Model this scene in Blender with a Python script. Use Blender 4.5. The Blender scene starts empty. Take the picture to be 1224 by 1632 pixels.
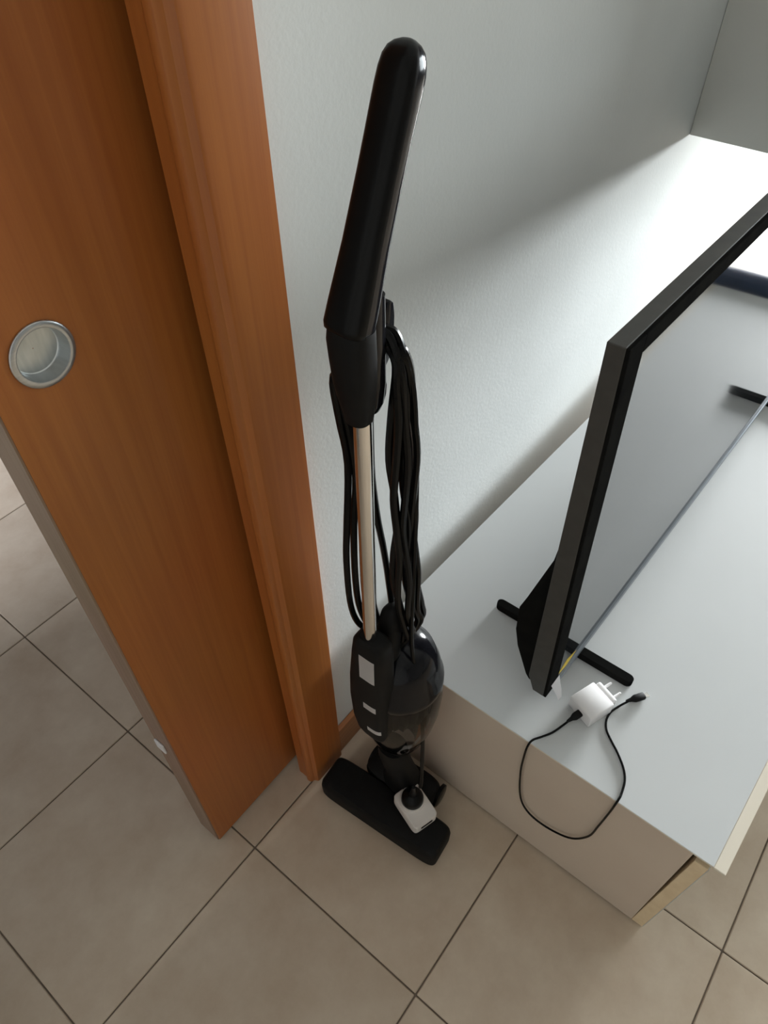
import bpy, bmesh, math, random
from mathutils import Vector, Matrix

# ------------------------------------------------------------------ camera, world, lights, exposure
scene = bpy.context.scene
C = scene.collection
rad = math.radians

cam_data = bpy.data.cameras.new('camera')
cam = bpy.data.objects.new('camera', cam_data)
C.objects.link(cam)
cam_data.sensor_fit = 'VERTICAL'
cam_data.sensor_height = 36.0
cam_data.lens = 25.293
cam_data.clip_start = 0.02
_a, _b, _c = rad(38.66988), rad(47.59763), rad(-0.57923)
_f = Vector((math.cos(_b) * math.cos(_a), math.cos(_b) * math.sin(_a), -math.sin(_b)))
_r = Vector((math.sin(_a), -math.cos(_a), 0.0))
_u = _r.cross(_f)
_r2 = _r * math.cos(_c) + _u * math.sin(_c)
_u2 = _u * math.cos(_c) - _r * math.sin(_c)
_m = Matrix((( _r2.x, _u2.x, -_f.x, -0.17566),
             ( _r2.y, _u2.y, -_f.y, -0.08928),
             ( _r2.z, _u2.z, -_f.z, 1.28658),
             (0, 0, 0, 1)))
cam.matrix_world = _m
scene.camera = cam

scene.view_settings.view_transform = 'Standard'
scene.view_settings.look = 'None'
scene.view_settings.gamma = 1.0
scene.view_settings.use_curve_mapping = False
scene.view_settings.exposure = 0.0

world = bpy.data.worlds.new('world')
scene.world = world
world.use_nodes = True
world.node_tree.nodes['Background'].inputs['Color'].default_value = (0.75, 0.88, 1.0, 1)
world.node_tree.nodes['Background'].inputs['Strength'].default_value = 0.3


def area_light(name, loc, direction, sx, sy, watts, color, spread=180):
    d = bpy.data.lights.new(name, 'AREA')
    d.shape = 'RECTANGLE'
    d.size, d.size_y = sx, sy
    d.energy = watts
    d.color = color
    d.spread = rad(spread)
    o = bpy.data.objects.new(name, d)
    o.location = loc
    o.rotation_euler = Vector(direction).to_track_quat('-Z', 'Z').to_euler()
    C.objects.link(o)
    return o


# daylight through the near french window of the right wall, then two added lights
area_light('window_daylight', (5.15, -0.45, 0.80), (-1, 0, 0), 0.95, 1.4, 146.0, (0.945, 0.985, 1.0), 75)
area_light('far_window_fill', (5.15, -2.00, 1.13), (-1, 0, 0), 1.3, 2.0, 64.0, (0.88, 0.97, 1.0), 110)  # unseen second window, added as fill for the room and upper wall
area_light('hall_patch_light', (-1.82, 1.30, 1.45), (1, 0, -0.45), 0.06, 0.7, 95.0, (0.90, 0.96, 1.10))  # added lamp for the bright floor patch; the hall has no window here
# ------------------------------------------------------------------ materials


def new_mat(name, color, rough=0.5, metal=0.0, **kw):
    m = bpy.data.materials.new(name)
    m.use_nodes = True
    b = m.node_tree.nodes['Principled BSDF']
    b.inputs['Base Color'].default_value = (*color, 1)
    b.inputs['Roughness'].default_value = rough
    b.inputs['Metallic'].default_value = metal
    for k, v in kw.items():
        b.inputs[k.replace('_', ' ')].default_value = v
    return m


def nodes(m):
    nt = m.node_tree
    return nt, nt.nodes['Principled BSDF'], nt.nodes.new, nt.links.new


def noise_color(m, c1, c2, scale=(1, 1, 1), nscale=8.0, detail=5.0, lo=0.3, hi=0.7, coord='Object', bump=0.0, bump_scale=None, dist=0.001):
    nt, b, N, L = nodes(m)
    if coord == 'World':
        tc = N('ShaderNodeNewGeometry'); out = tc.outputs['Position']
    else:
        tc = N('ShaderNodeTexCoord'); out = tc.outputs[coord]
    mp = N('ShaderNodeMapping'); mp.inputs['Scale'].default_value = scale
    L(out, mp.inputs['Vector'])
    n = N('ShaderNodeTexNoise'); n.inputs['Scale'].default_value = nscale; n.inputs['Detail'].default_value = detail
    L(mp.outputs['Vector'], n.inputs['Vector'])
    r = N('ShaderNodeValToRGB')
    r.color_ramp.elements[0].position = lo; r.color_ramp.elements[0].color = (*c1, 1)
    r.color_ramp.elements[1].position = hi; r.color_ramp.elements[1].color = (*c2, 1)
    L(n.outputs['Fac'], r.inputs['Fac'])
    L(r.outputs['Color'], b.inputs['Base Color'])
    if bump:
        n2 = N('ShaderNodeTexNoise'); n2.inputs['Scale'].default_value = bump_scale or nscale; n2.inputs['Detail'].default_value = 3
        L(out, n2.inputs['Vector'])
        bp = N('ShaderNodeBump'); bp.inputs['Strength'].default_value = bump; bp.inputs['Distance'].default_value = dist
        L(n2.outputs['Fac'], bp.inputs['Height']); L(bp.outputs['Normal'], b.inputs['Normal'])
    return m


M = {}
M['wall'] = noise_color(new_mat('wall_paint', (0.8, 0.8, 0.8), 0.8), (0.725, 0.75, 0.735), (0.76, 0.785, 0.77), nscale=6, coord='World', bump=0.16, bump_scale=210, dist=0.0014)
M['plain_wall'] = noise_color(new_mat('far_wall_paint', (0.6, 0.58, 0.55), 0.9), (0.26, 0.25, 0.235), (0.29, 0.28, 0.265), nscale=4, coord='World')
M['ceiling'] = noise_color(new_mat('ceiling_paint', (0.75, 0.75, 0.74), 0.9), (0.48, 0.48, 0.47), (0.52, 0.52, 0.51), nscale=4, coord='World')


def wood(name, c1, c2, axis='z', rough=0.42):
    sc = {'z': (95, 95, 1.6), 'x': (1.6, 95, 95), 'y': (95, 1.6, 95)}[axis]
    m = new_mat(name, c1, rough)
    nt, b, N, L = nodes(m)
    g = N('ShaderNodeNewGeometry')
    mp = N('ShaderNodeMapping'); mp.inputs['Scale'].default_value = sc
    L(g.outputs['Position'], mp.inputs['Vector'])
    n = N('ShaderNodeTexNoise'); n.inputs['Scale'].default_value = 1.6; n.inputs['Detail'].default_value = 7; n.inputs['Roughness'].default_value = 0.62
    L(mp.outputs['Vector'], n.inputs['Vector'])
    r = N('ShaderNodeValToRGB')
    r.color_ramp.elements[0].position = 0.30; r.color_ramp.elements[0].color = (*c1, 1)
    r.color_ramp.elements[1].position = 0.72; r.color_ramp.elements[1].color = (*c2, 1)
    L(n.outputs['Fac'], r.inputs['Fac'])
    n3 = N('ShaderNodeTexNoise'); n3.inputs['Scale'].default_value = 3.0; n3.inputs['Detail'].default_value = 2
    L(g.outputs['Position'], n3.inputs['Vector'])
    mx = N('ShaderNodeMix'); mx.data_type = 'RGBA'; mx.blend_type = 'MULTIPLY'
    mx.inputs['Factor'].default_value = 0.25
    L(r.outputs['Color'], mx.inputs['A']); L(n3.outputs['Color'], mx.inputs['B'])
    L(mx.outputs['Result'], b.inputs['Base Color'])
    bp = N('ShaderNodeBump'); bp.inputs['Strength'].default_value = 0.12; bp.inputs['Distance'].default_value = 0.0006
    L(n.outputs['Fac'], bp.inputs['Height']); L(bp.outputs['Normal'], b.inputs['Normal'])
    return m


M['wood'] = wood('cherry_wood', (0.400, 0.120, 0.023), (0.500, 0.168, 0.034), 'z')
M['wood_x'] = wood('cherry_wood_across', (0.36, 0.15, 0.055), (0.50, 0.22, 0.085), 'x')
M['wood_edge'] = wood('door_edge_band', (0.30, 0.20, 0.14), (0.38, 0.26, 0.19), 'z', 0.6)

# porcelain floor tiles: warm greige with soft mottling, a shade of their own each
def tile_material():
    m = new_mat('floor_tile_porcelain', (0.45, 0.38, 0.3), 0.42)
    nt, b, N, L = nodes(m)
    g = N('ShaderNodeNewGeometry'); oi = N('ShaderNodeObjectInfo')
    n = N('ShaderNodeTexNoise'); n.inputs['Scale'].default_value = 9; n.inputs['Detail'].default_value = 6; n.inputs['Roughness'].default_value = 0.65
    L(g.outputs['Position'], n.inputs['Vector'])
    r = N('ShaderNodeValToRGB')
    r.color_ramp.elements[0].position = 0.28; r.color_ramp.elements[0].color = (0.47, 0.362, 0.260, 1)
    r.color_ramp.elements[1].position = 0.75; r.color_ramp.elements[1].color = (0.62, 0.520, 0.400, 1)
    L(n.outputs['Fac'], r.inputs['Fac'])
    hv = N('ShaderNodeHueSaturation')
    ma = N('ShaderNodeMath'); ma.operation = 'MULTIPLY_ADD'; ma.inputs[1].default_value = 0.10; ma.inputs[2].default_value = 0.95
    L(oi.outputs['Random'], ma.inputs[0]); L(ma.outputs[0], hv.inputs['Value'])
    L(r.outputs['Color'], hv.inputs['Color']); L(hv.outputs['Color'], b.inputs['Base Color'])
    n2 = N('ShaderNodeTexNoise'); n2.inputs['Scale'].default_value = 60; n2.inputs['Detail'].default_value = 3
    L(g.outputs['Position'], n2.inputs['Vector'])
    bp = N('ShaderNodeBump'); bp.inputs['Strength'].default_value = 0.15; bp.inputs['Distance'].default_value = 0.001
    L(n2.outputs['Fac'], bp.inputs['Height']); L(bp.outputs['Normal'], b.inputs['Normal'])
    return m


M['tile'] = tile_material()
M['grout'] = noise_color(new_mat('dark_grout', (0.08, 0.06, 0.045), 0.9), (0.13, 0.10, 0.075), (0.18, 0.14, 0.105), nscale=40, coord='World')
M['laminate'] = noise_color(new_mat('white_laminate', (0.78, 0.78, 0.77), 0.6, Specular_IOR_Level=0.3), (0.58, 0.595, 0.595), (0.60, 0.615, 0.615), nscale=5, coord='World')
M['side_laminate'] = noise_color(new_mat('taupe_laminate', (0.55, 0.48, 0.42), 0.5), (0.61, 0.505, 0.41), (0.65, 0.545, 0.445), nscale=7, coord='World')
M['cream_edge'] = noise_color(new_mat('cream_edge', (0.74, 0.66, 0.54), 0.55), (0.72, 0.65, 0.53), (0.76, 0.69, 0.57), nscale=9, coord='World')
M['raw_edge'] = noise_color(new_mat('raw_board_edge', (0.62, 0.48, 0.32), 0.6), (0.74, 0.58, 0.37), (0.82, 0.66, 0.44), nscale=60, coord='World')
M['unit'] = noise_color(new_mat('grey_unit_laminate', (0.62, 0.62, 0.58), 0.5), (0.60, 0.60, 0.56), (0.64, 0.64, 0.60), nscale=5, coord='World')
M['dark_gap'] = noise_color(new_mat('dark_gap_and_interior', (0.03, 0.025, 0.02), 0.9), (0.03, 0.024, 0.02), (0.05, 0.04, 0.03), nscale=20, coord='World')  # near-black colour, also standing in for the shadow gap under the bench
M['steel'] = noise_color(new_mat('brushed_steel', (0.52, 0.54, 0.55), 0.30, 0.9), (0.50, 0.52, 0.53), (0.58, 0.60, 0.61), nscale=50, scale=(1, 1, 14))
M['cup'] = noise_color(new_mat('satin_cup_metal', (0.72, 0.75, 0.73), 0.42, 0.75), (0.68, 0.72, 0.70), (0.80, 0.83, 0.81), nscale=45, scale=(6, 1, 1))
M['chrome'] = noise_color(new_mat('polished_chrome', (0.82, 0.80, 0.78), 0.09, 1.0), (0.80, 0.78, 0.76), (0.84, 0.82, 0.80), nscale=10)
M['gloss_black'] = noise_color(new_mat('glossy_black_plastic', (0.006, 0.006, 0.008), 0.12, Specular_IOR_Level=0.22), (0.005, 0.005, 0.007), (0.008, 0.008, 0.010), nscale=20)
M['satin_black'] = noise_color(new_mat('satin_black_plastic', (0.005, 0.005, 0.005), 0.3, Specular_IOR_Level=0.15), (0.004, 0.004, 0.004), (0.006, 0.006, 0.006), nscale=30)
M['matte_black'] = noise_color(new_mat('matte_black_plastic', (0.007, 0.007, 0.007), 0.6, Specular_IOR_Level=0.15), (0.006, 0.006, 0.006), (0.009, 0.009, 0.009), nscale=60, bump=0.1, bump_scale=600, dist=0.0003)
M['charcoal'] = noise_color(new_mat('charcoal_plastic', (0.028, 0.026, 0.024), 0.5, Specular_IOR_Level=0.08), (0.010, 0.0095, 0.009), (0.014, 0.0135, 0.013), nscale=30)
M['rubber'] = noise_color(new_mat('cord_rubber', (0.005, 0.005, 0.005), 0.25, Specular_IOR_Level=0.13), (0.003, 0.003, 0.003), (0.005, 0.005, 0.005), nscale=40)
M['filter'] = noise_color(new_mat('dusty_filter', (0.02, 0.02, 0.022), 0.7), (0.006, 0.006, 0.008), (0.022, 0.022, 0.026), nscale=50, scale=(1, 1, 0.1))
M['white_plastic'] = noise_color(new_mat('white_plastic', (0.80, 0.78, 0.78), 0.4), (0.78, 0.765, 0.765), (0.82, 0.80, 0.80), nscale=10)
M['ivory_plastic'] = noise_color(new_mat('ivory_plastic', (0.74, 0.70, 0.66), 0.5), (0.72, 0.68, 0.64), (0.76, 0.72, 0.68), nscale=14)
M['sticker'] = noise_color(new_mat('white_sticker', (0.86, 0.80, 0.77), 0.6), (0.90, 0.86, 0.84), (0.93, 0.89, 0.87), nscale=30)
M['yellow'] = noise_color(new_mat('yellow_tab_reflection', (0.80, 0.62, 0.08), 0.5), (0.76, 0.58, 0.06), (0.84, 0.67, 0.12), nscale=60)
M['tv_case'] = noise_color(new_mat('tv_case_plastic', (0.05, 0.048, 0.044), 0.6), (0.046, 0.044, 0.040), (0.058, 0.056, 0.050), nscale=60, bump=0.08, bump_scale=700, dist=0.0003)
M['tv_bezel'] = noise_color(new_mat('tv_bezel_plastic', (0.010, 0.010, 0.010), 0.7, Specular_IOR_Level=0.0), (0.009, 0.009, 0.009), (0.013, 0.013, 0.012), nscale=40)
M['tv_lip'] = noise_color(new_mat('tv_bottom_trim', (0.16, 0.18, 0.20), 0.35, 0.6), (0.15, 0.17, 0.19), (0.19, 0.21, 0.23), nscale=40)
M['screen'] = noise_color(new_mat('tv_screen', (0.01, 0.011, 0.012), 0.07, IOR=3.8), (0.010, 0.011, 0.012), (0.013, 0.014, 0.015), nscale=4)
M['pin'] = noise_color(new_mat('nickel_pin', (0.75, 0.74, 0.72), 0.25, 1.0), (0.72, 0.71, 0.69), (0.78, 0.77, 0.75), nscale=20)
M['navy'] = noise_color(new_mat('navy_fabric', (0.02, 0.04, 0.09), 0.9), (0.016, 0.032, 0.075), (0.03, 0.055, 0.12), nscale=90)


def smoky():
    m = bpy.data.materials.new('smoky_clear_plastic'); m.use_nodes = True
    nt = m.node_tree; nt.nodes.clear(); N = nt.nodes.new; L = nt.links.new
    out = N('ShaderNodeOutputMaterial'); mix = N('ShaderNodeMixShader')
    tr = N('ShaderNodeBsdfTransparent'); gl = N('ShaderNodeBsdfGlossy')
    gl.inputs['Roughness'].default_value = 0.08
    n = N('ShaderNodeTexNoise'); n.inputs['Scale'].default_value = 30
    r = N('ShaderNodeValToRGB')
    r.color_ramp.elements[0].color = (0.26, 0.26, 0.27, 1); r.color_ramp.elements[1].color = (0.34, 0.33, 0.33, 1)
    L(n.outputs['Fac'], r.inputs['Fac']); L(r.outputs['Color'], tr.inputs['Color'])
    fr = N('ShaderNodeFresnel'); fr.inputs['IOR'].default_value = 1.45
    L(fr.outputs['Fac'], mix.inputs['Fac']); L(tr.outputs[0], mix.inputs[1]); L(gl.outputs[0], mix.inputs[2])
    L(mix.outputs[0], out.inputs['Surface'])
    return m


M['smoky'] = smoky()


def clear_glass():
    m = bpy.data.materials.new('window_glass'); m.use_nodes = True
    nt = m.node_tree; nt.nodes.clear(); N = nt.nodes.new; L = nt.links.new
    out = N('ShaderNodeOutputMaterial'); mix = N('ShaderNodeMixShader')
    tr = N('ShaderNodeBsdfTransparent'); gl = N('ShaderNodeBsdfGlossy'); gl.inputs['Roughness'].default_value = 0.02
    fr = N('ShaderNodeFresnel'); fr.inputs['IOR'].default_value = 1.45
    L(fr.outputs['Fac'], mix.inputs['Fac']); L(tr.outputs[0], mix.inputs[1]); L(gl.outputs[0], mix.inputs[2])
    L(mix.outputs[0], out.inputs['Surface'])
    return m


M['glass'] = clear_glass()

# ------------------------------------------------------------------ mesh helpers


def link(name, bm, mat, parent=None, smooth=False, label=None, kind=None, angle=35):
    bmesh.ops.recalc_face_normals(bm, faces=bm.faces[:])
    me = bpy.data.meshes.new(name)
    if smooth:
        for f in bm.faces:
            f.smooth = True
        lim = rad(angle)
        for e in bm.edges:
            if len(e.link_faces) == 2 and e.calc_face_angle(0) > lim:
                e.smooth = False
    bm.to_mesh(me); bm.free()
    me.materials.append(mat)
    o = bpy.data.objects.new(name, me)
    C.objects.link(o)
    if parent is not None:
        o.parent = parent
        o.matrix_parent_inverse = parent_world(parent).inverted()
    if label: o['label'] = label
    if kind: o['kind'] = kind
    return o


def parent_world(p):
    m = p.matrix_basis.copy()
    q = p
    while q.parent is not None:
        m = q.parent.matrix_basis @ q.matrix_parent_inverse @ m if False else (q.parent.matrix_basis @ (q.matrix_parent_inverse @ m))
        q = q.parent
    return m


def thing(name, label, cat, loc, group=None):
    o = bpy.data.objects.new(name, None)
    o.empty_display_size = 0.05
    C.objects.link(o); o.location = loc
    o['label'] = label; o['category'] = cat
    if group: o['group'] = group
    return o


def box_bm(x0, x1, y0, y1, z0, z1, bev=0.0, seg=2, bm=None):
    own = bm is None
    bm = bm or bmesh.new()
    vs = [bm.verts.new((x, y, z)) for x in (x0, x1) for y in (y0, y1) for z in (z0, z1)]
    idx = [(0, 1, 3, 2), (4, 6, 7, 5), (0, 4, 5, 1), (2, 3, 7, 6), (0, 2, 6, 4), (1, 5, 7, 3)]
    fs = [bm.faces.new([vs[i] for i in f]) for f in idx]
    if bev > 0:
        es = list({e for f in fs for e in f.edges})
        bmesh.ops.bevel(bm, geom=es, offset=bev, segments=seg, profile=0.5, affect='EDGES')
    return bm


def prism_bm(pts, z0, z1, axis='z', bev=0.0):
    """closed polygon pts extruded; axis z: pts are (x,y); axis x: pts are (y,z); axis y: pts are (x,z)"""
    bm = bmesh.new()
    def P(a, b, c):
        return {'z': (a, b, c), 'x': (c, a, b), 'y': (a, c, b)}[axis]
    lo = [bm.verts.new(P(a, b, z0)) for a, b in pts]
    hi = [bm.verts.new(P(a, b, z1)) for a, b in pts]
    n = len(pts)
    bm.faces.new(lo); bm.faces.new(hi)
    for i in range(n):
        bm.faces.new((lo[i], lo[(i + 1) % n], hi[(i + 1) % n], hi[i]))
    if bev > 0:
        bmesh.ops.recalc_face_normals(bm, faces=bm.faces[:])
        bmesh.ops.bevel(bm, geom=bm.edges[:], offset=bev, segments=2, profile=0.5, affect='EDGES')
    return bm


def rings_bm(rings, cap=True, closed=True, bm=None):
    bm = bm or bmesh.new()
    R = [[bm.verts.new(p) for p in ring] for ring in rings]
    n = len(R[0])
    for a, b in zip(R[:-1], R[1:]):
        for i in range(n):
            bm.faces.new((a[i], a[(i + 1) % n], b[(i + 1) % n], b[i]))
    if cap:
        bm.faces.new(R[0]); bm.faces.new(R[-1])
    return bm


def super_ring(center, u, v, a, b, e=2.6, n=28):
    out = []
    c = Vector(center); u = Vector(u).normalized(); v = Vector(v).normalized()
    for i in range(n):
        t = 2 * math.pi * i / n
        ct, st = math.cos(t), math.sin(t)
        x = a * math.copysign(abs(ct) ** (2 / e), ct)
        y = b * math.copysign(abs(st) ** (2 / e), st)
        out.append(c + u * x + v * y)
    return out


def lathe_bm(profile, axis_o, ax=(0, 0, 1), n=32, cap=False, bm=None):
    """profile: (radius, height along axis)"""
    ax = Vector(ax).normalized(); o = Vector(axis_o)
    u = ax.orthogonal().normalized(); v = ax.cross(u)
    rings = [[o + ax * h + (u * math.cos(2 * math.pi * i / n) + v * math.sin(2 * math.pi * i / n)) * max(r, 1e-5) for i in range(n)] for r, h in profile]
    return rings_bm(rings, cap=cap, bm=bm)


def catmull(pts, k=6):
    P = [Vector(p) for p in pts]
    out = []
    n = len(P)
    for i in range(n - 1):
        p0 = P[max(i - 1, 0)]; p1 = P[i]; p2 = P[i + 1]; p3 = P[min(i + 2, n - 1)]
        for j in range(k):
            t = j / k
            out.append(0.5 * ((2 * p1) + (p2 - p0) * t + (2 * p0 - 5 * p1 + 4 * p2 - p3) * t * t + (3 * p1 - p0 - 3 * p2 + p3) * t ** 3))
    out.append(P[-1])
    return out


def tube_bm(pts, r, n=8, smooth_k=6, bm=None, radii=None):
    path = catmull(pts, smooth_k) if smooth_k else [Vector(p) for p in pts]
    t0 = (path[1] - path[0]).normalized()
    u = t0.orthogonal().normalized()
    rings = []
    for i, p in enumerate(path):
        if i == 0: t = t0
        elif i == len(path) - 1: t = (path[-1] - path[-2]).normalized()
        else:
            t = (path[i + 1] - path[i - 1])
            t = t.normalized() if t.length > 1e-9 else t0
        u = (u - t * u.dot(t))
        u = u.normalized() if u.length > 1e-6 else t.orthogonal().normalized()
        v = t.cross(u)
        rr = r if radii is None else radii[min(len(radii) - 1, int(i / max(1, len(path) - 1) * (len(radii) - 1) + 0.5))]
        rings.append([p + (u * math.cos(2 * math.pi * k / n) + v * math.sin(2 * math.pi * k / n)) * rr for k in range(n)])
    return rings_bm(rings, cap=True, bm=bm)


# ------------------------------------------------------------------ room shell
WY = 0.345           # face of the back wall
XL, XR, YF, YB, ZC = -1.9, 5.2, -3.2, 3.2, 2.7

floor = link('floor', box_bm(XL - .1, XR + .1, YF - .1, YB + .1, -0.06, -0.0022), M['grout'], kind='structure')
S = 0.34
tile_bm = box_bm(0.0012, S - 0.0012, 0.0012, S - 0.0012, -0.009, 0.0, 0.0012, 1)
bmesh.ops.recalc_face_normals(tile_bm, faces=tile_bm.faces[:])
tile_me = bpy.data.meshes.new('tile'); tile_bm.to_mesh(tile_me); tile_bm.free()
tile_me.materials.append(M['tile'])
ix0, ix1, iy0, iy1 = -4, 6, -5, 7
for i in range(ix0, ix1):
    for j in range(iy0, iy1):
        t = bpy.data.objects.new('tile', tile_me)
        t.location = (i * S, j * S, 0); t.parent = floor
        C.objects.link(t)
rest = bmesh.new()
for i in range(-6, 16):
    for j in range(-10, 10):
        if ix0 <= i < ix1 and iy0 <= j < iy1: continue
        x0 = max(i * S + .0012, XL - .1); x1 = min((i + 1) * S - .0012, XR + .1)
        y0 = max(j * S + .0012, YF - .1); y1 = min((j + 1) * S - .0012, YB + .1)
        if x1 > x0 and y1 > y0:
            box_bm(x0, x1, y0, y1, -0.009, 0.0, bm=rest)
link('tile_field', rest, M['tile'], floor, kind='stuff')

link('ceiling', box_bm(XL - .1, XR + .1, YF - .1, YB + .1, ZC, ZC + .1), M['ceiling'], kind='structure')
# back wall: two leaves with the pocket of the sliding door between them, header and left piece
wb = bmesh.new()
box_bm(0.195, XR, WY, 0.368, 0.0, ZC, bm=wb)
box_bm(0.150, XR, 0.447, 0.465, 0.0, ZC, bm=wb)
box_bm(-0.75, 0.195, WY, 0.368, 2.12, ZC, bm=wb)
box_bm(-0.75, 0.150, 0.447, 0.465, 2.12, ZC, bm=wb)
box_bm(XL, -0.75, WY, 0.465, 0.0, ZC, bm=wb)
link('wall_back', wb, M['wall'], kind='structure')
link('wall_left', box_bm(XL - .1, XL, YF, YB, 0, ZC), M['plain_wall'], kind='structure')
link('wall_front', box_bm(XL, XR, YF - .1, YF, 0, ZC), M['plain_wall'], kind='structure')
wr = bmesh.new()
WZ0, WZ1 = 0.05, 2.20
W_OPEN = ((-1.06, 0.06), (-2.71, -1.29))  # second opening is added to carry the fill light
box_bm(XR, XR + .1, YF, -2.71, 0, ZC, bm=wr)
box_bm(XR, XR + .1, -1.29, -1.06, 0, ZC, bm=wr)
box_bm(XR, XR + .1, 0.06, YB, 0, ZC, bm=wr)
for y0, y1 in W_OPEN:
    box_bm(XR, XR + .1, y0, y1, WZ1, ZC, bm=wr)
    box_bm(XR, XR + .1, y0, y1, 0, WZ0, bm=wr)
link('wall_right', wr, M['plain_wall'], kind='structure')
wh = bmesh.new()
box_bm(XL, XR, YB, YB + .1, 0, ZC, bm=wh)
box_bm(-0.86, -0.76, 0.466, 1.262, 0, ZC, bm=wh)  # unseen stub, added to cut off the hall light at the patch edge
link('wall_hall_and_light_stub', wh, M['ceiling'], kind='structure')
fw = 0.06
for k, (wy0, wy1) in enumerate(W_OPEN):
    win = bmesh.new()
    for y0, y1, z0, z1 in ((wy0, wy0 + fw, WZ0, WZ1), (wy1 - fw, wy1, WZ0, WZ1), (wy0 + fw, wy1 - fw, WZ0, WZ0 + fw), (wy0 + fw, wy1 - fw, WZ1 - fw, WZ1)):
        box_bm(XR + .02, XR + .07, y0, y1, z0, z1, bm=win)
    w1 = link('window_%d' % (k + 1), win, M['white_plastic'], kind='structure')
    link('pane', box_bm(XR + .04, XR + .046, wy0 + fw, wy1 - fw, WZ0 + fw, WZ1 - fw), M['glass'], w1)

# door casing with its moulded inner bead
cas = [(0.2175, 0.3445), (0.2175, 0.3325), (0.2150, 0.3300), (0.1560, 0.3300), (0.1525, 0.3310), (0.1508, 0.3340),
       (0.1490, 0.3375), (0.1460, 0.3385), (0.1432, 0.3405), (0.1418, 0.3440), (0.1420, 0.3485), (0.1440, 0.3515),
       (0.1452, 0.3545), (0.1452, 0.3700), (0.1945, 0.3700), (0.1945, 0.3445)]
t1 = link('trim_1', prism_bm(cas, 0.0, 2.19), M['wood'], kind='structure', smooth=True, angle=25)
t2 = bmesh.new()
box_bm(-0.82, 0.1415, 0.330, 0.3445, 2.12, 2.19, bm=t2)
link('trim_2', t2, M['wood_x'], kind='structure')
link('trim_3', box_bm(-0.82, -0.75, 0.330, 0.3445, 0, 2.12), M['wood'], kind='structure')
link('baseboard_back', box_bm(0.2178, XR, 0.3345, 0.3445, 0.0, 0.08, 0.003, 2), M['wood_x'], kind='structure')

# ------------------------------------------------------------------ sliding door with flush round pull
DX0, DX1, DY0, DY1, DZ0, DZ1 = -0.031, 0.86, 0.392, 0.437, 0.012, 2.10
HX, HZ, HR = 0.0186, 0.970, 0.0225


def door_bm():
    bm = bmesh.new()
    n = 48
    sq = 0.045
    ring, square = [], []
    for i in range(n):
        a = 2 * math.pi * (i + 0.5) / n
        ring.append(bm.verts.new((HX + HR * math.cos(a), DY0, HZ + HR * math.sin(a))))
    e = 0.002
    X0, X1, Z0, Z1 = DX0 + e, DX1, DZ0, DZ1
    q = n // 4
    # square border with matching vertex count
    def on_square(a):
        c, s = math.cos(a), math.sin(a)
        k = sq / max(abs(c), abs(s))
        return HX + k * c, HZ + k * s
    for i in range(n):
        a = 2 * math.pi * (i + 0.5) / n
        x, z = on_square(a)
        square.append(bm.verts.new((x, DY0, z)))
    for i in range(n):
        j = (i + 1) % n
        bm.faces.new((ring[i], ring[j], square[j], square[i]))
    corners = [bm.verts.new((HX + sx * sq, DY0, HZ + sz * sq)) for sx, sz in ((1, 1), (-1, 1), (-1, -1), (1, -1))]
    # corner filler triangles
    for k, i in enumerate((n // 8 - 1, 3 * n // 8 - 1, 5 * n // 8 - 1, 7 * n // 8 - 1)):
        bm.faces.new((square[i], square[(i + 1) % n], corners[k]))
    # outer sheet as four n-gons
    o = [bm.verts.new((x, DY0, z)) for x, z in ((X1, Z1), (X0, Z1), (X0, Z0), (X1, Z0))]
    def side(k0, k1, i0, i1):
        seq = [corners[k0]] + [square[i % n] for i in range(i0, i1)] + [corners[k1]]
        return seq
    top = side(0, 1, n // 8, 3 * n // 8)
    left = side(1, 2, 3 * n // 8, 5 * n // 8)
    bot = side(2, 3, 5 * n // 8, 7 * n // 8)
    right = side(3, 0, 7 * n // 8, n + n // 8)
    bm.faces.new(top + [o[1], o[0]])
    bm.faces.new(left + [o[2], o[1]])
    bm.faces.new(bot + [o[3], o[2]])
    bm.faces.new(right + [o[0], o[3]])
    # hole wall and bottom
    deep = [bm.verts.new((v.co.x, DY0 + 0.018, v.co.z)) for v in ring]
    for i in range(n):
        j = (i + 1) % n
        bm.faces.new((ring[j], ring[i], deep[i], deep[j]))
    bm.faces.new(deep)
    # sides and back
    b = [bm.verts.new((x, DY1, z)) for x, z in ((X1, Z1), (X0, Z1), (X0, Z0), (X1, Z0))]
    for k in range(4):
        bm.faces.new((o[k], o[(k + 1) % 4], b[(k + 1) % 4], b[k]))
    bm.faces.new(b)
    return bm


door = link('door_1', door_bm(), M['wood'], kind='structure')
link('edge_band', box_bm(DX0, DX0 + 0.002, DY0 + 0.0015, DY1, DZ0, DZ1), M['wood_edge'], door)
pull = [(0.0268, 0.0004), (0.0268, 0.0014), (0.0262, 0.0020), (0.0225, 0.0024), (0.0216, 0.0021), (0.0212, 0.0010),
        (0.0209, -0.0100), (0.0200, -0.0112)]
ring = link('flush_pull', lathe_bm(pull, (HX, DY0, HZ), (0, -1, 0), 48), M['steel'], door, smooth=True, angle=50)
cup = [(0.0206, -0.0112), (0.0195, -0.0122), (0.0100, -0.0126), (0.0004, -0.0127)]
link('pull_cup', lathe_bm(cup, (HX, DY0, HZ), (0, -1, 0), 48), M['cup'], ring, smooth=True)
link('edge_bumper', box_bm(DX0 - 0.0035, DX0 - 0.0001, 0.4130, 0.4320, 0.330, 0.353, 0.0015, 2), M['white_plastic'], door, label='small white bumper on the door edge')

# ------------------------------------------------------------------ low white media bench
H = 0.3264
SH = -0.035
CX0, CX1 = 0.292, 1.66


def shear(bm):
    for v in bm.verts:
        v.co.y += SH * (v.co.x - CX0)
    return bm


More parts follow.
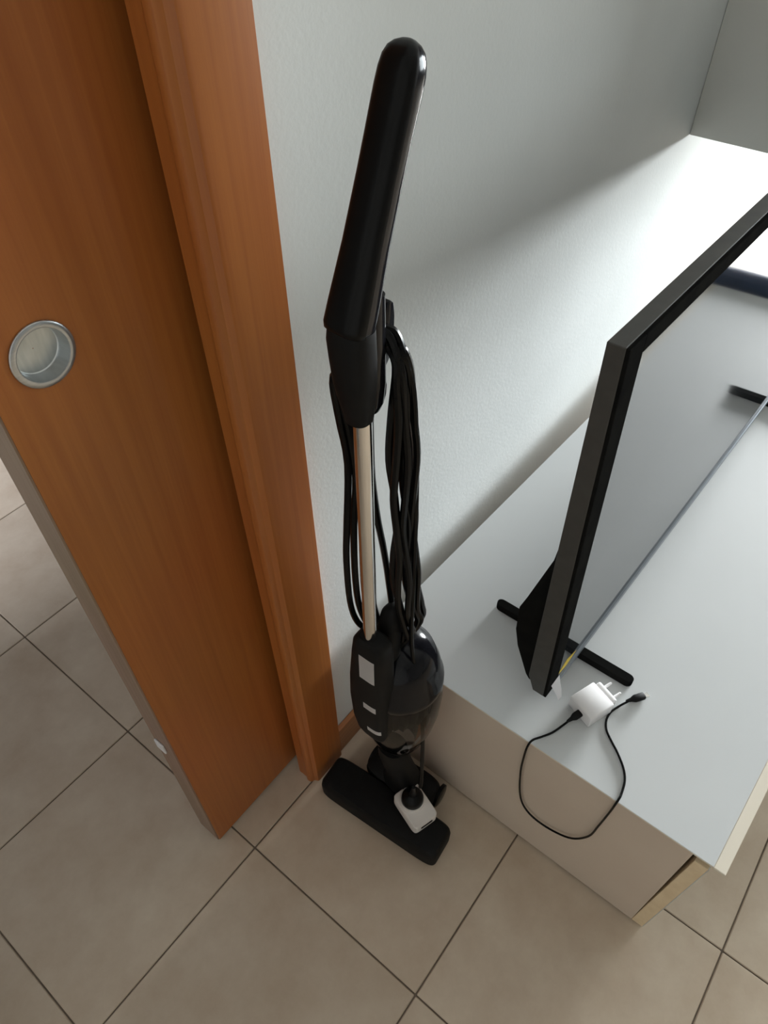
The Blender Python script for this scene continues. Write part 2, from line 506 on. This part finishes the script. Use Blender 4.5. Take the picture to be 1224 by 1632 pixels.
bench = thing('media_bench', 'low white laminate media bench with taupe end panel, carrying the television', 'cabinet', (0.95, 0.05, 0.0))
link('top_panel', shear(prism_bm([(CX0 - 0.0004, H), (CX1, H), (CX1, H - 0.018), (CX0 + 0.0182, H - 0.018), (CX0 + 0.0182, H - 0.0022), (CX0 - 0.0004, H - 0.0022)], -0.2345, 0.3135, 'y')), M['laminate'], bench)
link('edge_band', shear(box_bm(CX0 - 0.0010, CX0 - 0.0005, -0.2345, 0.3135, H - 0.0024, H - 0.0004)), M['cream_edge'], bench)  # cream strip painted as the highlight along the top's left edge
link('front_lip', shear(box_bm(CX0 - 0.001, CX1, -0.2500, -0.2347, H - 0.0055, H - 0.0008, 0.0008, 1)), M['cream_edge'], bench, label='cream front lip of the bench top')
link('side_panel', shear(box_bm(CX0, CX0 + 0.018, -0.2090, 0.3125, 0.005, H - 0.0024, 0.0004, 1)), M['side_laminate'], bench, label='taupe end panel')
link('side_panel', shear(box_bm(CX1 - 0.018, CX1, -0.2090, 0.3125, 0.005, H - 0.0182)), M['side_laminate'], bench)
link('shadow_gap_plinth', shear(box_bm(CX0 + 0.006, CX1 - 0.006, -0.205, 0.300, 0.0, 0.0049)), M['dark_gap'], bench)  # dark strip put in as the shadow gap at the floor
link('back_panel', shear(box_bm(CX0 + 0.018, CX1 - 0.018, 0.300, 0.306, 0.01, H - 0.0182)), M['side_laminate'], bench)
link('bottom_panel', shear(box_bm(CX0 + 0.0182, CX1 - 0.0182, -0.205, 0.2995, 0.02, 0.038)), M['dark_gap'], bench)
for k in range(2):
    xa = CX0 + 0.0005 + k * 0.685; xb = xa + 0.681
    d = bmesh.new()
    box_bm(xa, xb, -0.2335, -0.2155, 0.004, H - 0.0185, 0.0006, 1, bm=d)
    for v in d.verts:      # the fronts hang a little proud at the top
        v.co.y += 0.0062 * (1 - v.co.z / H)
    dr = link('drawer_front', shear(d), M['raw_edge'], bench, label='pale board drawer front')
    fp = box_bm(xa + .0005, xb - .0005, -0.2345, -0.2337, 0.005, H - 0.0190)
    for v in fp.verts:
        v.co.y += 0.0062 * (1 - v.co.z / H)
    link('face_sheet', shear(fp), M['laminate'], dr, label='white laminate face of the drawer')

# ------------------------------------------------------------------ hanging wall unit
unit = thing('wall_unit', 'grey hanging wall unit above the far end of the bench', 'cabinet', (1.8, 0.2, 0.77))
UX0, UX1, UY0, UZ0, UZ1 = 1.283, 2.25, 0.065, 0.770, 1.45
link('carcass', box_bm(UX0, UX1, UY0 + 0.0205, WY - 0.0005, UZ0, UZ1, 0.0008, 1), M['unit'], unit)
for k in range(2):
    xa = UX0 + k * 0.4835 + 0.001
    dd = link('door_panel', box_bm(xa, xa + 0.4815, UY0, UY0 + 0.019, UZ0 + .001, UZ1 - .001, 0.001, 1), M['laminate'], unit)
    link('knob', lathe_bm([(0.004, 0), (0.004, 0.012), (0.010, 0.016), (0.010, 0.022), (0.001, 0.024)], (xa + (0.44 if k == 0 else 0.04), UY0, UZ0 + 0.06), (0, -1, 0), 16), M['steel'], dd, smooth=True)

# ------------------------------------------------------------------ television
tv = thing('television', 'black flat television leaning back slightly on two bar feet on the white bench', 'television', (0.85, 0.07, H))
TV_O = Vector((0.350, 0.0415, 0.3525))
yaw, lean = rad(-1.7), rad(2.25)
tv_x = Vector((math.cos(yaw), math.sin(yaw), 0))
tv_back = Vector((-math.sin(yaw), math.cos(yaw), 0))
tv_z = (Vector((0, 0, 1)) * math.cos(lean) + tv_back * math.sin(lean)).normalized()
tv_y = tv_z.cross(tv_x).normalized()
TVM = Matrix(((tv_x.x, tv_y.x, tv_z.x, TV_O.x), (tv_x.y, tv_y.y, tv_z.y, TV_O.y), (tv_x.z, tv_y.z, tv_z.z, TV_O.z), (0, 0, 0, 1)))
TW, TH, TT = 1.0, 0.578, 0.0235


def tvp(bm):
    bmesh.ops.transform(bm, matrix=TVM, verts=bm.verts[:])
    return bm


link('case', tvp(prism_bm([(0.004, 0.0), (0.021, 0.0), (0.0315, 0.030), (0.0225, TH), (0.004, TH)], 0, TW, 'x', 0.0012)), M['tv_case'], tv)
bz = bmesh.new()
B, BT = 0.031, 0.019
for x0, x1, z0, z1 in ((0.0003, B, 0.0003, TH - 0.0003), (TW - B, TW - 0.0003, 0.0003, TH - 0.0003), (B, TW - B, TH - BT, TH - 0.0003)):
    box_bm(x0, x1, 0.0, 0.0045, z0, z1, 0.0006, 1, bm=bz)
link('bezel', tvp(bz), M['tv_bezel'], tv)
link('bottom_trim', tvp(box_bm(B, TW - B, -0.0015, 0.0045, 0.0, 0.012, 0.001, 1)), M['tv_lip'], tv, label='grey trim strip under the screen')
link('screen', tvp(box_bm(B, TW - B, 0.0018, 0.0042, 0.012, TH - BT)), M['screen'], tv)
# deep lower back housing with sloping shoulders
prof = [(0.0295, 0.300), (0.033, 0.270), (0.058, 0.178), (0.0665, 0.150), (0.0665, 0.100), (0.060, 0.066), (0.040, 0.012), (0.034, 0.004), (0.0235, 0.003)]
hb = prism_bm(prof, 0.010, TW - 0.010, 'x')
hous = link('rear_housing', tvp(hb), M['tv_bezel'], tv)
vents = bmesh.new()
for k in range(12):
    x0 = 0.15 + k * 0.06
    box_bm(x0, x0 + 0.045, 0.0666, 0.0672, 0.112, 0.116, bm=vents)
link('vent_slots', tvp(vents), M['tv_case'], hous)


def tv_foot(lx):
    # flat bar with rounded ends lying across the bench, joined to the case by a short stem
    c = TV_O + tv_x * lx
    L0, L1, wd = -0.074, 0.142, 0.0085
    bm = bmesh.new()
    out = []
    for i in range(9):
        a = math.pi + math.pi * i / 8
        out.append((wd * math.cos(a), L0 + wd * math.sin(a)))
    for i in range(9):
        a = math.pi * i / 8
        out.append((wd * math.cos(a), L1 + wd * math.sin(a)))
    lay = []
    for z, k in ((H, 0.94), (H + 0.002, 1.0), (H + 0.009, 1.0), (H + 0.0125, 0.8)):
        lay.append([Vector((c.x + x * k, c.y + y, z)) for x, y in out])
    rings_bm(lay, bm=bm)
    f = link('foot', bm, M['tv_bezel'], tv, smooth=True)
    p = tv_x * 0
    st = box_bm(c.x - 0.007, c.x + 0.007, c.y + 0.006, c.y + 0.045, H + 0.0126, TV_O.z + 0.012, 0.002, 1)
    link('stem', st, M['tv_bezel'], f)


tv_foot(0.112)
tv_foot(0.888)
# white sticker curling off the lower left corner of the screen
fl = bmesh.new()
cur = [(0.0007, 0.018), (-0.004, 0.010), (-0.010, 0.000), (-0.014, -0.010)]
w0, w1_ = 0.012, 0.034
vv = []
for k, (yy, zz) in enumerate(cur):
    t = k / 3
    vv.append([fl.verts.new((w0 + 0.002 * t, yy, zz)), fl.verts.new((w1_ - 0.012 * t, yy - 0.001, zz))])
for k in range(3):
    fl.faces.new((vv[k][0], vv[k][1], vv[k + 1][1], vv[k + 1][0]))
bmesh.ops.solidify(fl, geom=fl.faces[:], thickness=0.0004)
link('peeling_sticker', tvp(fl), M['white_plastic'], tv, label='white curled sticker tab at the lower corner')
ye = bmesh.new()  # yellow strip painted on the screen as the mirrored back of the tab
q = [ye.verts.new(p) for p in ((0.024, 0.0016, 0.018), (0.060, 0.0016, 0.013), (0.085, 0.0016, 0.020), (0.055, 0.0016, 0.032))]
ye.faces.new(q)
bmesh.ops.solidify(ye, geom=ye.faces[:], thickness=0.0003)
link('painted_tab_reflection', tvp(ye), M['yellow'], tv, label='painted reflection of the yellow tab back, low on the screen')

# ------------------------------------------------------------------ phone charger and its cable on the bench
ch = thing('phone_charger', 'white phone charger block lying on the bench by the television foot', 'charger', (0.395, -0.02, H))
ax = Vector((0.938, -0.346, 0)).normalized()         # from cable end to prongs
ay = Vector((0.346, 0.938, 0)).normalized()
CH = Matrix(((ax.x, ay.x, 0, 0.3685), (ax.y, ay.y, 0, -0.0050), (0, 0, 1, H + 0.0002), (0, 0, 0, 1)))


def chp(bm):
    bmesh.ops.transform(bm, matrix=CH, verts=bm.verts[:])
    return bm


link('body', chp(box_bm(0, 0.044, -0.0215, 0.0215, 0, 0.024, 0.002, 2)), M['white_plastic'], ch, smooth=True, angle=60)
link('socket_head', chp(box_bm(0.0438, 0.054, -0.0180, 0.0180, 0.002, 0.022, 0.003, 3)), M['white_plastic'], ch, smooth=True, angle=60)
for s in (-1, 1):
    pr = lathe_bm([(0.0022, 0.0), (0.0022, 0.010), (0.002, 0.0160), (0.001, 0.0170)], (0.0538, s * 0.0095, 0.0125), (1, 0, 0), 12, cap=True)
    link('prong', chp(pr), M['white_plastic'], ch, smooth=True)

zc = H + 0.0017
cable = thing('charging_cable', 'thin black charging cable looping from the charger over the bench end', 'cable', (0.38, -0.02, H))
cp = [(0.3520, -0.0010, H + 0.0100), (0.3420, 0.0030, H + 0.0060), (0.3230, 0.0100, H + 0.0035), (0.3080, 0.0190, zc + 0.0008), (0.2960, 0.0265, zc + 0.001), (0.2880, 0.0285, H - 0.006),
      (0.2865, 0.0285, 0.290), (0.2865, 0.0265, 0.240), (0.2865, 0.0180, 0.175), (0.2865, 0.0050, 0.138), (0.2865, -0.0180, 0.122), (0.2865, -0.0500, 0.126),
      (0.2865, -0.0780, 0.146), (0.2865, -0.0960, 0.190), (0.2865, -0.1000, 0.240), (0.2870, -0.1030, 0.295), (0.2885, -0.1040, H - 0.004), (0.2960, -0.1045, zc + 0.001), (0.3040, -0.1040, zc),
      (0.3220, -0.1000, zc), (0.3370, -0.0910, zc), (0.3520, -0.0750, zc), (0.3630, -0.0600, zc), (0.3730, -0.0480, zc), (0.3860, -0.0410, zc), (0.4010, -0.0400, zc), (0.4170, -0.0450, zc), (0.4330, -0.0530, zc + 0.002)]
link('wire', tube_bm(cp, 0.0016, 8, 5), M['rubber'], cable, smooth=True)


def usb_plug(p, d, tipmat, metal):
    d = Vector(d).normalized(); p = Vector(p)
    u = Vector((0, 0, 1)); v = d.cross(u).normalized(); u = v.cross(d).normalized()
    rr = [super_ring(p + d * h, v, u, a, b, 3, 16) for h, a, b in ((-0.012, 0.0018, 0.0018), (-0.004, 0.0030, 0.0026), (0.0, 0.0048, 0.0034), (0.002, 0.0054, 0.0038), (0.016, 0.0054, 0.0038), (0.0175, 0.0045, 0.003))]
    o = link('plug', rings_bm(rr), M['matte_black'], cable, smooth=True)
    if metal:
        rr = [super_ring(p + d * h, v, u, 0.0042, 0.0013, 4, 16) for h in (0.0172, 0.0238)]
        link('metal_tip', rings_bm(rr), M['pin'], o)


usb_plug((0.3570, -0.0030, H + 0.0115), (0.938, -0.346, 0.05), None, False)
usb_plug((0.4400, -0.0570, H + 0.0042), (0.82, -0.56, 0), None, True)

# ------------------------------------------------------------------ upright stick vacuum
vac = thing('stick_vacuum', 'black upright stick vacuum cleaner with chrome pole standing between door casing and bench', 'vacuum', (0.19, 0.2, 0.0))
PX, PY = 0.160, 0.2005
# floor nozzle: long flat head
nz_dir = Vector((-0.085, 0.996, 0)).normalized()
nz_n = Vector((0.996, 0.085, 0)).normalized()
nz_c = Vector((0.1800, 0.2005, 0))
rings = []
for z, hl, hw in ((0.0015, 0.113, 0.029), (0.004, 0.1165, 0.0325), (0.030, 0.117, 0.0330), (0.042, 0.1155, 0.0315), (0.048, 0.112, 0.028), (0.050, 0.106, 0.022)):
    rings.append(super_ring(nz_c + Vector((0, 0, z)), nz_dir, nz_n, hl, hw, 9, 60))
nozzle = link('floor_nozzle', rings_bm(rings), M['matte_black'], vac, smooth=True, angle=40)
# rear carriage with its two wheels and the joint up to the body
rings = []
cc = Vector((0.2460, 0.2070, 0))
for z, hl, hw in ((0.006, 0.062, 0.024), (0.010, 0.067, 0.030), (0.036, 0.067, 0.031), (0.050, 0.063, 0.028), (0.056, 0.052, 0.020)):
    rings.append(super_ring(cc + Vector((-(z) * 0.15, 0, z)), nz_dir, nz_n, hl, hw, 4, 36))
carr = link('rear_carriage', rings_bm(rings), M['matte_black'], vac, smooth=True, angle=40)
link('bridge', box_bm(0.200, 0.236, 0.165, 0.240, 0.012, 0.040, 0.004, 2), M['matte_black'], carr, smooth=True)
for s in (-1, 1):
    p = cc + nz_dir * (s * 0.0670) + Vector((0.006, 0, 0.022))
    w = lathe_bm([(0.001, -0.005), (0.016, -0.005), (0.0215, -0.003), (0.0215, 0.003), (0.016, 0.005), (0.001, 0.005)], p, nz_dir, 24)
    link('wheel', w, M['rubber'], carr, smooth=True)
rings = []
for x, z, a, b in ((0.236, 0.040, 0.030, 0.040), (0.232, 0.070, 0.026, 0.034), (0.225, 0.110, 0.023, 0.027), (0.214, 0.160, 0.022, 0.024), (0.206, 0.205, 0.022, 0.024), (0.202, 0.240, 0.020, 0.022)):
    rings.append(super_ring((x, 0.201, z), (1, 0, 0), (0, 1, 0), a, b, 2.3, 28))
link('neck_joint', rings_bm(rings), M['matte_black'], vac, smooth=True)
# motor housing carrying three pale labels
prof_h = ((0.352, 0.1650, 0.1985, 0.010, 0.014), (0.358, 0.1640, 0.1990, 0.014, 0.019), (0.370, 0.1635, 0.2000, 0.0165, 0.0230), (0.400, 0.1630, 0.2025, 0.0180, 0.0262), (0.450, 0.1630, 0.2040, 0.0180, 0.0277), (0.500, 0.1625, 0.2030, 0.0175, 0.0265),
          (0.560, 0.1620, 0.2000, 0.0165, 0.0235), (0.584, 0.1615, 0.1990, 0.0150, 0.0215), (0.591, 0.1610, 0.1990, 0.0125, 0.0180), (0.5935, 0.1605, 0.1995, 0.0100, 0.0140))


def housing_at(z):
    for a, b in zip(prof_h[:-1], prof_h[1:]):
        if a[0] <= z <= b[0]:
            t = (z - a[0]) / (b[0] - a[0])
            return [a[i] + (b[i] - a[i]) * t for i in range(5)]
    return prof_h[-1]


rings = [super_ring((x, hy, z), (1, 0, 0), (0, 1, 0), a, b, 4.0, 44) for z, x, hy, a, b in prof_h]
hs = link('motor_housing', rings_bm(rings), M['charcoal'], vac, smooth=True)


def plate(y0, y1, z0, z1, name, label, slope=0.0):
    """thin curved plate lying on the front of the housing"""
    bm = bmesh.new()
    e = 4.0
    ny, nz = 8, 5
    g = []
    for j in range(nz + 1):
        row = []
        for i in range(ny + 1):
            y = y0 + (y1 - y0) * i / ny
            z = z0 + (z1 - z0) * j / nz + slope * (i / ny - 0.5) * (y1 - y0)
            _, cx, hy, a, b = housing_at(z)
            k = min(0.999, abs((y - hy) / b))
            x = cx - a * (1 - k ** e) ** (1 / e) - 0.0006
            row.append(bm.verts.new((x, y, z)))
        g.append(row)
    for j in range(nz):
        for i in range(ny):
            bm.faces.new((g[j][i], g[j][i + 1], g[j + 1][i + 1], g[j + 1][i]))
    bmesh.ops.solidify(bm, geom=bm.faces[:], thickness=0.0005)
    link(name, bm, M['sticker'], hs, smooth=True, label=label)


plate(0.1850, 0.2070, 0.519, 0.568, 'label_plate', 'large pale label at the top of the housing')
plate(0.1845, 0.2035, 0.447, 0.460, 'label_plate', 'small pale label in the middle of the housing')
plate(0.1790, 0.1990, 0.388, 0.399, 'label_plate', 'thin pale label low on the housing')
# smoky dust bin behind, with filter cone inside
bin_prof = [(0.012, 0.520), (0.030, 0.512), (0.043, 0.496), (0.052, 0.470), (0.0575, 0.435), (0.0590, 0.400), (0.057, 0.360), (0.051, 0.320), (0.042, 0.282), (0.032, 0.252), (0.025, 0.236)]
BC = (0.2140, 0.1985, 0.0)
canister = link('dust_bin', lathe_bm(bin_prof, BC, (0, 0, 1), 40), M['smoky'], vac, smooth=True, label='clear smoky dust bin')
fc = []
n = 40
for r, z in ((0.020, 0.505), (0.036, 0.490), (0.046, 0.455), (0.048, 0.410), (0.046, 0.380), (0.038, 0.350), (0.020, 0.338)):
    fc.append([Vector((BC[0] + (r + (0.002 if i % 2 else -0.002)) * math.cos(2 * math.pi * i / n), BC[1] + (r + (0.002 if i % 2 else -0.002)) * math.sin(2 * math.pi * i / n), z)) for i in range(n)])
link('filter_cone', rings_bm(fc), M['filter'], canister)
link('bin_collar', lathe_bm([(0.010, 0.522), (0.030, 0.5155), (0.0445, 0.499), (0.0528, 0.472), (0.0570, 0.449), (0.0584, 0.446), (0.0588, 0.436), (0.0578, 0.434)], BC, (0, 0, 1), 40), M['gloss_black'], canister, smooth=True)
# lower cord hook: rounded grip rising behind the pole
rings = []
for x, z, a, b in ((0.186, 0.525, 0.020, 0.016), (0.190, 0.555, 0.017, 0.015), (0.196, 0.580, 0.015, 0.014), (0.199, 0.598, 0.013, 0.012), (0.200, 0.606, 0.008, 0.008), (0.2005, 0.609, 0.003, 0.003)):
    rings.append(super_ring((x, 0.200, z), (1, 0, 0), (0, 1, 0), a, b, 2.2, 24))
link('lower_cord_hook', rings_bm(rings), M['charcoal'], vac, smooth=True)
# chrome pole
link('pole', lathe_bm([(0.0079, 0.0), (0.0079, 0.36)], (PX, PY, 0.580), (0.0, 0, 1), 28, cap=True), M['chrome'], vac, smooth=True, label='chrome pole')
# grip sleeve below the bend: rounded front shell and a narrower rear shell
spine = [  # z, x centre, half depth (x), half width (y)
    (0.914, 0.1565, 0.0105, 0.0105), (0.922, 0.1560, 0.0115, 0.0120), (0.940, 0.1540, 0.0135, 0.0145), (0.955, 0.1530, 0.0145, 0.0168), (0.975, 0.1520, 0.0150, 0.0178),
    (0.992, 0.1510, 0.0152, 0.0180), (1.004, 0.1520, 0.0145, 0.0170), (1.014, 0.1550, 0.0115, 0.0140)]
rings = [super_ring((x, PY, z), (1, 0, 0), (0, 1, 0), a, b, 2.5, 32) for z, x, a, b in spine]
link('sleeve', rings_bm(rings), M['matte_black'], vac, smooth=True)
rings = [super_ring((x, PY, z), (1, 0, 0), (0, 1, 0), a, b, 3.0, 28) for z, x, a, b in
         ((0.917, 0.1690, 0.0060, 0.0085), (0.925, 0.1695, 0.0085, 0.0115), (0.945, 0.1700, 0.0098, 0.0128), (0.980, 0.1695, 0.0100, 0.0132), (1.005, 0.1690, 0.0100, 0.0135), (1.020, 0.1700, 0.0090, 0.0130))]
link('rear_shell', rings_bm(rings), M['gloss_black'], vac, smooth=True)
# handle: front shell and rear shell with a bulb at the end
hb0 = Vector((0.1490, PY, 1.000)); hb1 = Vector((0.2110, PY, 1.1575))
hd = (hb1 - hb0).normalized(); hn = Vector((hd.z, 0, -hd.x)).normalized()    # hn points to the back (+x)
HLn = (hb1 - hb0).length


hspec = [  # t along spine, offset, half depth, half width, extra bulge of the back
    (-0.018, 0.0010, 0.0115, 0.0145, 0.0), (-0.005, 0.0005, 0.0145, 0.0174, 0.0), (0.020, 0.0, 0.0152, 0.0182, 0.0), (0.10, 0.0, 0.0148, 0.0178, 0.0), (0.35, 0.0, 0.0133, 0.0156, 0.0), (0.60, 0.0, 0.0124, 0.0149, 0.0),
    (0.74, 0.0, 0.0120, 0.0148, 0.0002), (0.82, 0.0, 0.0119, 0.0148, 0.0014), (0.89, 0.0, 0.0118, 0.0147, 0.0026), (0.94, 0.0, 0.0115, 0.0143, 0.0026), (0.98, 0.0, 0.0107, 0.0132, 0.0020), (1.008, 0.0003, 0.0091, 0.0112, 0.0012),
    (1.026, 0.0008, 0.0066, 0.0082, 0.0006), (1.038, 0.0012, 0.0032, 0.0040, 0.0002), (1.041, 0.0014, 0.0010, 0.0012, 0.0)]


def handle_half(back):
    e, n, th = 2.9, 40, 1.72
    out = []
    for t, o, a, b, bulge in hspec:
        c = hb0 + hd * (t * HLn) + hn * o
        ring = []
        for i in range(n + 1):
            ang = (-th + 2 * th * i / n) if back else (th + (2 * math.pi - 2 * th) * i / n)
            ct, st = math.cos(ang), math.sin(ang)
            k = 0.955 if back else 1.0
            p_n = a * math.copysign(abs(ct) ** (2 / e), ct)
            p_y = b * k * math.copysign(abs(st) ** (2 / e), st)
            if back: p_n += bulge * max(0.0, ct)
            ring.append(c + hn * p_n + Vector((0, p_y, 0)))
        out.append(ring)
    return out


handle = link('handle', rings_bm(handle_half(False)), M['satin_black'], vac, smooth=True, angle=50)
link('handle_back', rings_bm(handle_half(True)), M['gloss_black'], handle, smooth=True, angle=50, label='glossy rear half of the handle')
# upper cord hook: arm out of the rear shell with an upturned tab
hk = [(0.170, 0.938), (0.1770, 0.945), (0.1890, 0.9580), (0.1935, 0.966), (0.1945, 0.993), (0.1930, 1.003), (0.1895, 1.0065), (0.1850, 1.0050), (0.1830, 0.999), (0.1825, 0.976), (0.1800, 0.972), (0.170, 0.972)]
link('upper_cord_hook', prism_bm(hk, PY - 0.0060, PY + 0.0060, 'y', 0.0012), M['gloss_black'], vac, smooth=True)
clip = [(0.178, 0.942), (0.1825, 0.946), (0.1830, 0.940), (0.1845, 0.934), (0.1838, 0.926), (0.1800, 0.918), (0.177, 0.919)]
link('cord_clip', prism_bm(clip, PY - 0.006, PY + 0.006, 'y', 0.0006), M['satin_black'], vac, smooth=True)

# power cord wound between the two hooks: near runs on the room side, far runs behind the pole
Lx = [(0.970, 0.181), (0.945, 0.1775), (0.892, 0.1760), (0.847, 0.1775), (0.789, 0.1785), (0.723, 0.1800), (0.666, 0.1840), (0.610, 0.1900), (0.565, 0.1980), (0.545, 0.2010)]
Rx = [(0.970, 0.196), (0.945, 0.1950), (0.892, 0.2035), (0.847, 0.2070), (0.789, 0.2070), (0.723, 0.2120), (0.666, 0.2170), (0.610, 0.2270), (0.565, 0.2330), (0.545, 0.2180)]


def lerp(tab, z):
    for (za, xa), (zb, xb) in zip(tab[:-1], tab[1:]):
        if za >= z >= zb:
            return xa + (xb - xa) * (za - z) / (za - zb)
    return tab[0][1] if z > tab[0][0] else tab[-1][1]


rnd = random.Random(4)
zs = [0.945, 0.905, 0.86, 0.815, 0.77, 0.725, 0.68, 0.635, 0.595, 0.565]
fars = [
    [(0.168, 0.236, 0.933), (0.170, 0.236, 0.892), (0.178, 0.236, 0.827), (0.171, 0.236, 0.746), (0.167, 0.236, 0.696), (0.168, 0.236, 0.622), (0.176, 0.234, 0.574), (0.189, 0.226, 0.545)],
    [(0.172, 0.233, 0.920), (0.178, 0.231, 0.866), (0.184, 0.232, 0.808), (0.178, 0.233, 0.741), (0.177, 0.234, 0.657), (0.181, 0.233, 0.595), (0.190, 0.224, 0.548)],
    [(0.188, 0.230, 0.930), (0.186, 0.230, 0.850), (0.189, 0.231, 0.760), (0.186, 0.230, 0.680), (0.188, 0.230, 0.610), (0.196, 0.222, 0.553)],
    [(0.196, 0.228, 0.930), (0.196, 0.226, 0.850), (0.199, 0.227, 0.760), (0.196, 0.226, 0.680), (0.196, 0.227, 0.610), (0.199, 0.218, 0.553)],
    [(0.1985, 0.226, 0.930), (0.1985, 0.2255, 0.860), (0.1990, 0.225, 0.800), (0.2025, 0.222, 0.740), (0.2060, 0.217, 0.690), (0.2075, 0.212, 0.640), (0.2030, 0.202, 0.575)],
]
near_f = [0.02, 0.98, 0.30, 0.62, 0.14, 0.80]
near_d = [0.000, 0.002, -0.004, 0.003, 0.006, -0.003]
path = []
for k in range(6):
    f0 = near_f[k]; ph = rnd.uniform(0, 6.28)
    run = []
    for z in zs:
        w = 0.075 * math.sin(z * 34 + ph) * (0.4 if k < 2 else 1.0)
        f = min(1.0, max(0.0, f0 + w))
        x = lerp(Lx, z) + (lerp(Rx, z) - lerp(Lx, z)) * f
        y = 0.180 + near_d[k] + 0.0025 * math.sin(z * 37 + ph * 2)
        run.append((x, y, z))
    xt = 0.1775 + 0.0040 * (k % 2)
    zt = 0.9760 + 0.0045 * (k // 2)
    up = list(reversed(run))
    path += up
    path += [(0.1800 + 0.0085 * f0, 0.1825 - 0.002 * f0, 0.963 + 0.005 * f0), (xt + 0.003 + 0.004 * f0, PY - 0.011, zt - 0.003), (xt, PY - 0.003, zt + 0.002), (xt, PY + 0.010, zt - 0.003), (xt - 0.001, PY + 0.021, zt - 0.026)]
    if k < 5:
        path += fars[k]
        zb = 0.538 - 0.004 * (k % 3)
        path += [(0.198, 0.205, zb), (0.203, 0.190, zb)]
    else:
        path = path[:-1]
cord_bm = tube_bm(path, 0.0037, 8, 4)
cord = link('power_cord', cord_bm, M['rubber'], vac, smooth=True)
# free end hanging down to the plug
tail = [(0.1800, 0.2000, 0.974), (0.1850, 0.1840, 0.9700), (0.1930, 0.1770, 0.940), (0.2000, 0.1765, 0.880), (0.2040, 0.1765, 0.800), (0.2030, 0.1750, 0.660), (0.2010, 0.1740, 0.590), (0.2020, 0.1720, 0.540), (0.2060, 0.166, 0.470), (0.2095, 0.1585, 0.400), (0.2095, 0.1520, 0.300), (0.2080, 0.1490, 0.200), (0.2065, 0.1485, 0.150)]
link('cord_tail', tube_bm(tail, 0.0030, 8, 5), M['rubber'], cord, smooth=True)

# round black plug on the end, sitting in a white adapter that rests on the nozzle
ad = thing('socket_adapter', 'white plug adapter holding the black plug, resting on the vacuum nozzle', 'adapter', (0.2, 0.15, 0.052))
plug_ax = Vector((-0.05, -0.05, 1)).normalized()
A0 = Vector((0.2040, 0.1590, 0.0520))
au = Vector((0.31, 0.95, 0)).normalized(); au = (au - plug_ax * au.dot(plug_ax)).normalized()
av = plug_ax.cross(au).normalized()
rings = [super_ring(A0 + plug_ax * h + au * (-0.006), au, av, a, b, e, 36) for h, a, b, e in
         ((0.001, 0.0315, 0.0220, 8), (0.003, 0.033, 0.0235, 8), (0.028, 0.033, 0.0235, 8), (0.030, 0.0318, 0.0223, 8))]
link('adapter_body', rings_bm(rings), M['ivory_plastic'], ad, smooth=True)
link('socket_collar', lathe_bm([(0.0208, 0.022), (0.0208, 0.038), (0.0200, 0.0392), (0.0186, 0.039), (0.0184, 0.0315)], A0 + au * 0.0030, plug_ax, 36), M['ivory_plastic'], ad, smooth=True)
link('slot', box_bm(-0.011, 0.011, -0.0006, 0.0006, -0.003, 0.003), M['charcoal'], ad).matrix_basis = Matrix.Identity(4)
sl = [o for o in ad.children if o.name.startswith('slot')][0]
mm = Matrix((( av.x, au.x, plug_ax.x, 0), (av.y, au.y, plug_ax.y, 0), (av.z, au.z, plug_ax.z, 0), (0, 0, 0, 1)))
sp = A0 + au * (-0.0393) + plug_ax * 0.018
sl.data.transform(Matrix.Translation(sp) @ mm)
pb = [(0.0180, 0.0318), (0.0182, 0.036), (0.0180, 0.046), (0.0160, 0.052), (0.0110, 0.056), (0.0060, 0.060), (0.0045, 0.074), (0.0034, 0.090), (0.0030, 0.097)]
link('plug', lathe_bm(pb, A0 + au * 0.0030, plug_ax, 32, cap=True), M['satin_black'], cord, smooth=True)

# ------------------------------------------------------------------ navy cushion past the far end of the bench, seen mirrored in the screen
rings = []
for x, k in ((1.680, 0.86), (1.688, 0.95), (1.705, 1.0), (1.725, 1.0), (1.742, 0.95), (1.750, 0.86)):
    rings.append(super_ring((x, -0.24, 0.1755), (0, 1, 0), (0, 0, 1), 0.32 * k, 0.175 * k, 5, 40))
th = link('cushion', rings_bm(rings), M['navy'], smooth=True)
th['label'] = 'dark navy cushion past the far bench end, mirrored in the television screen'; th['category'] = 'cushion'
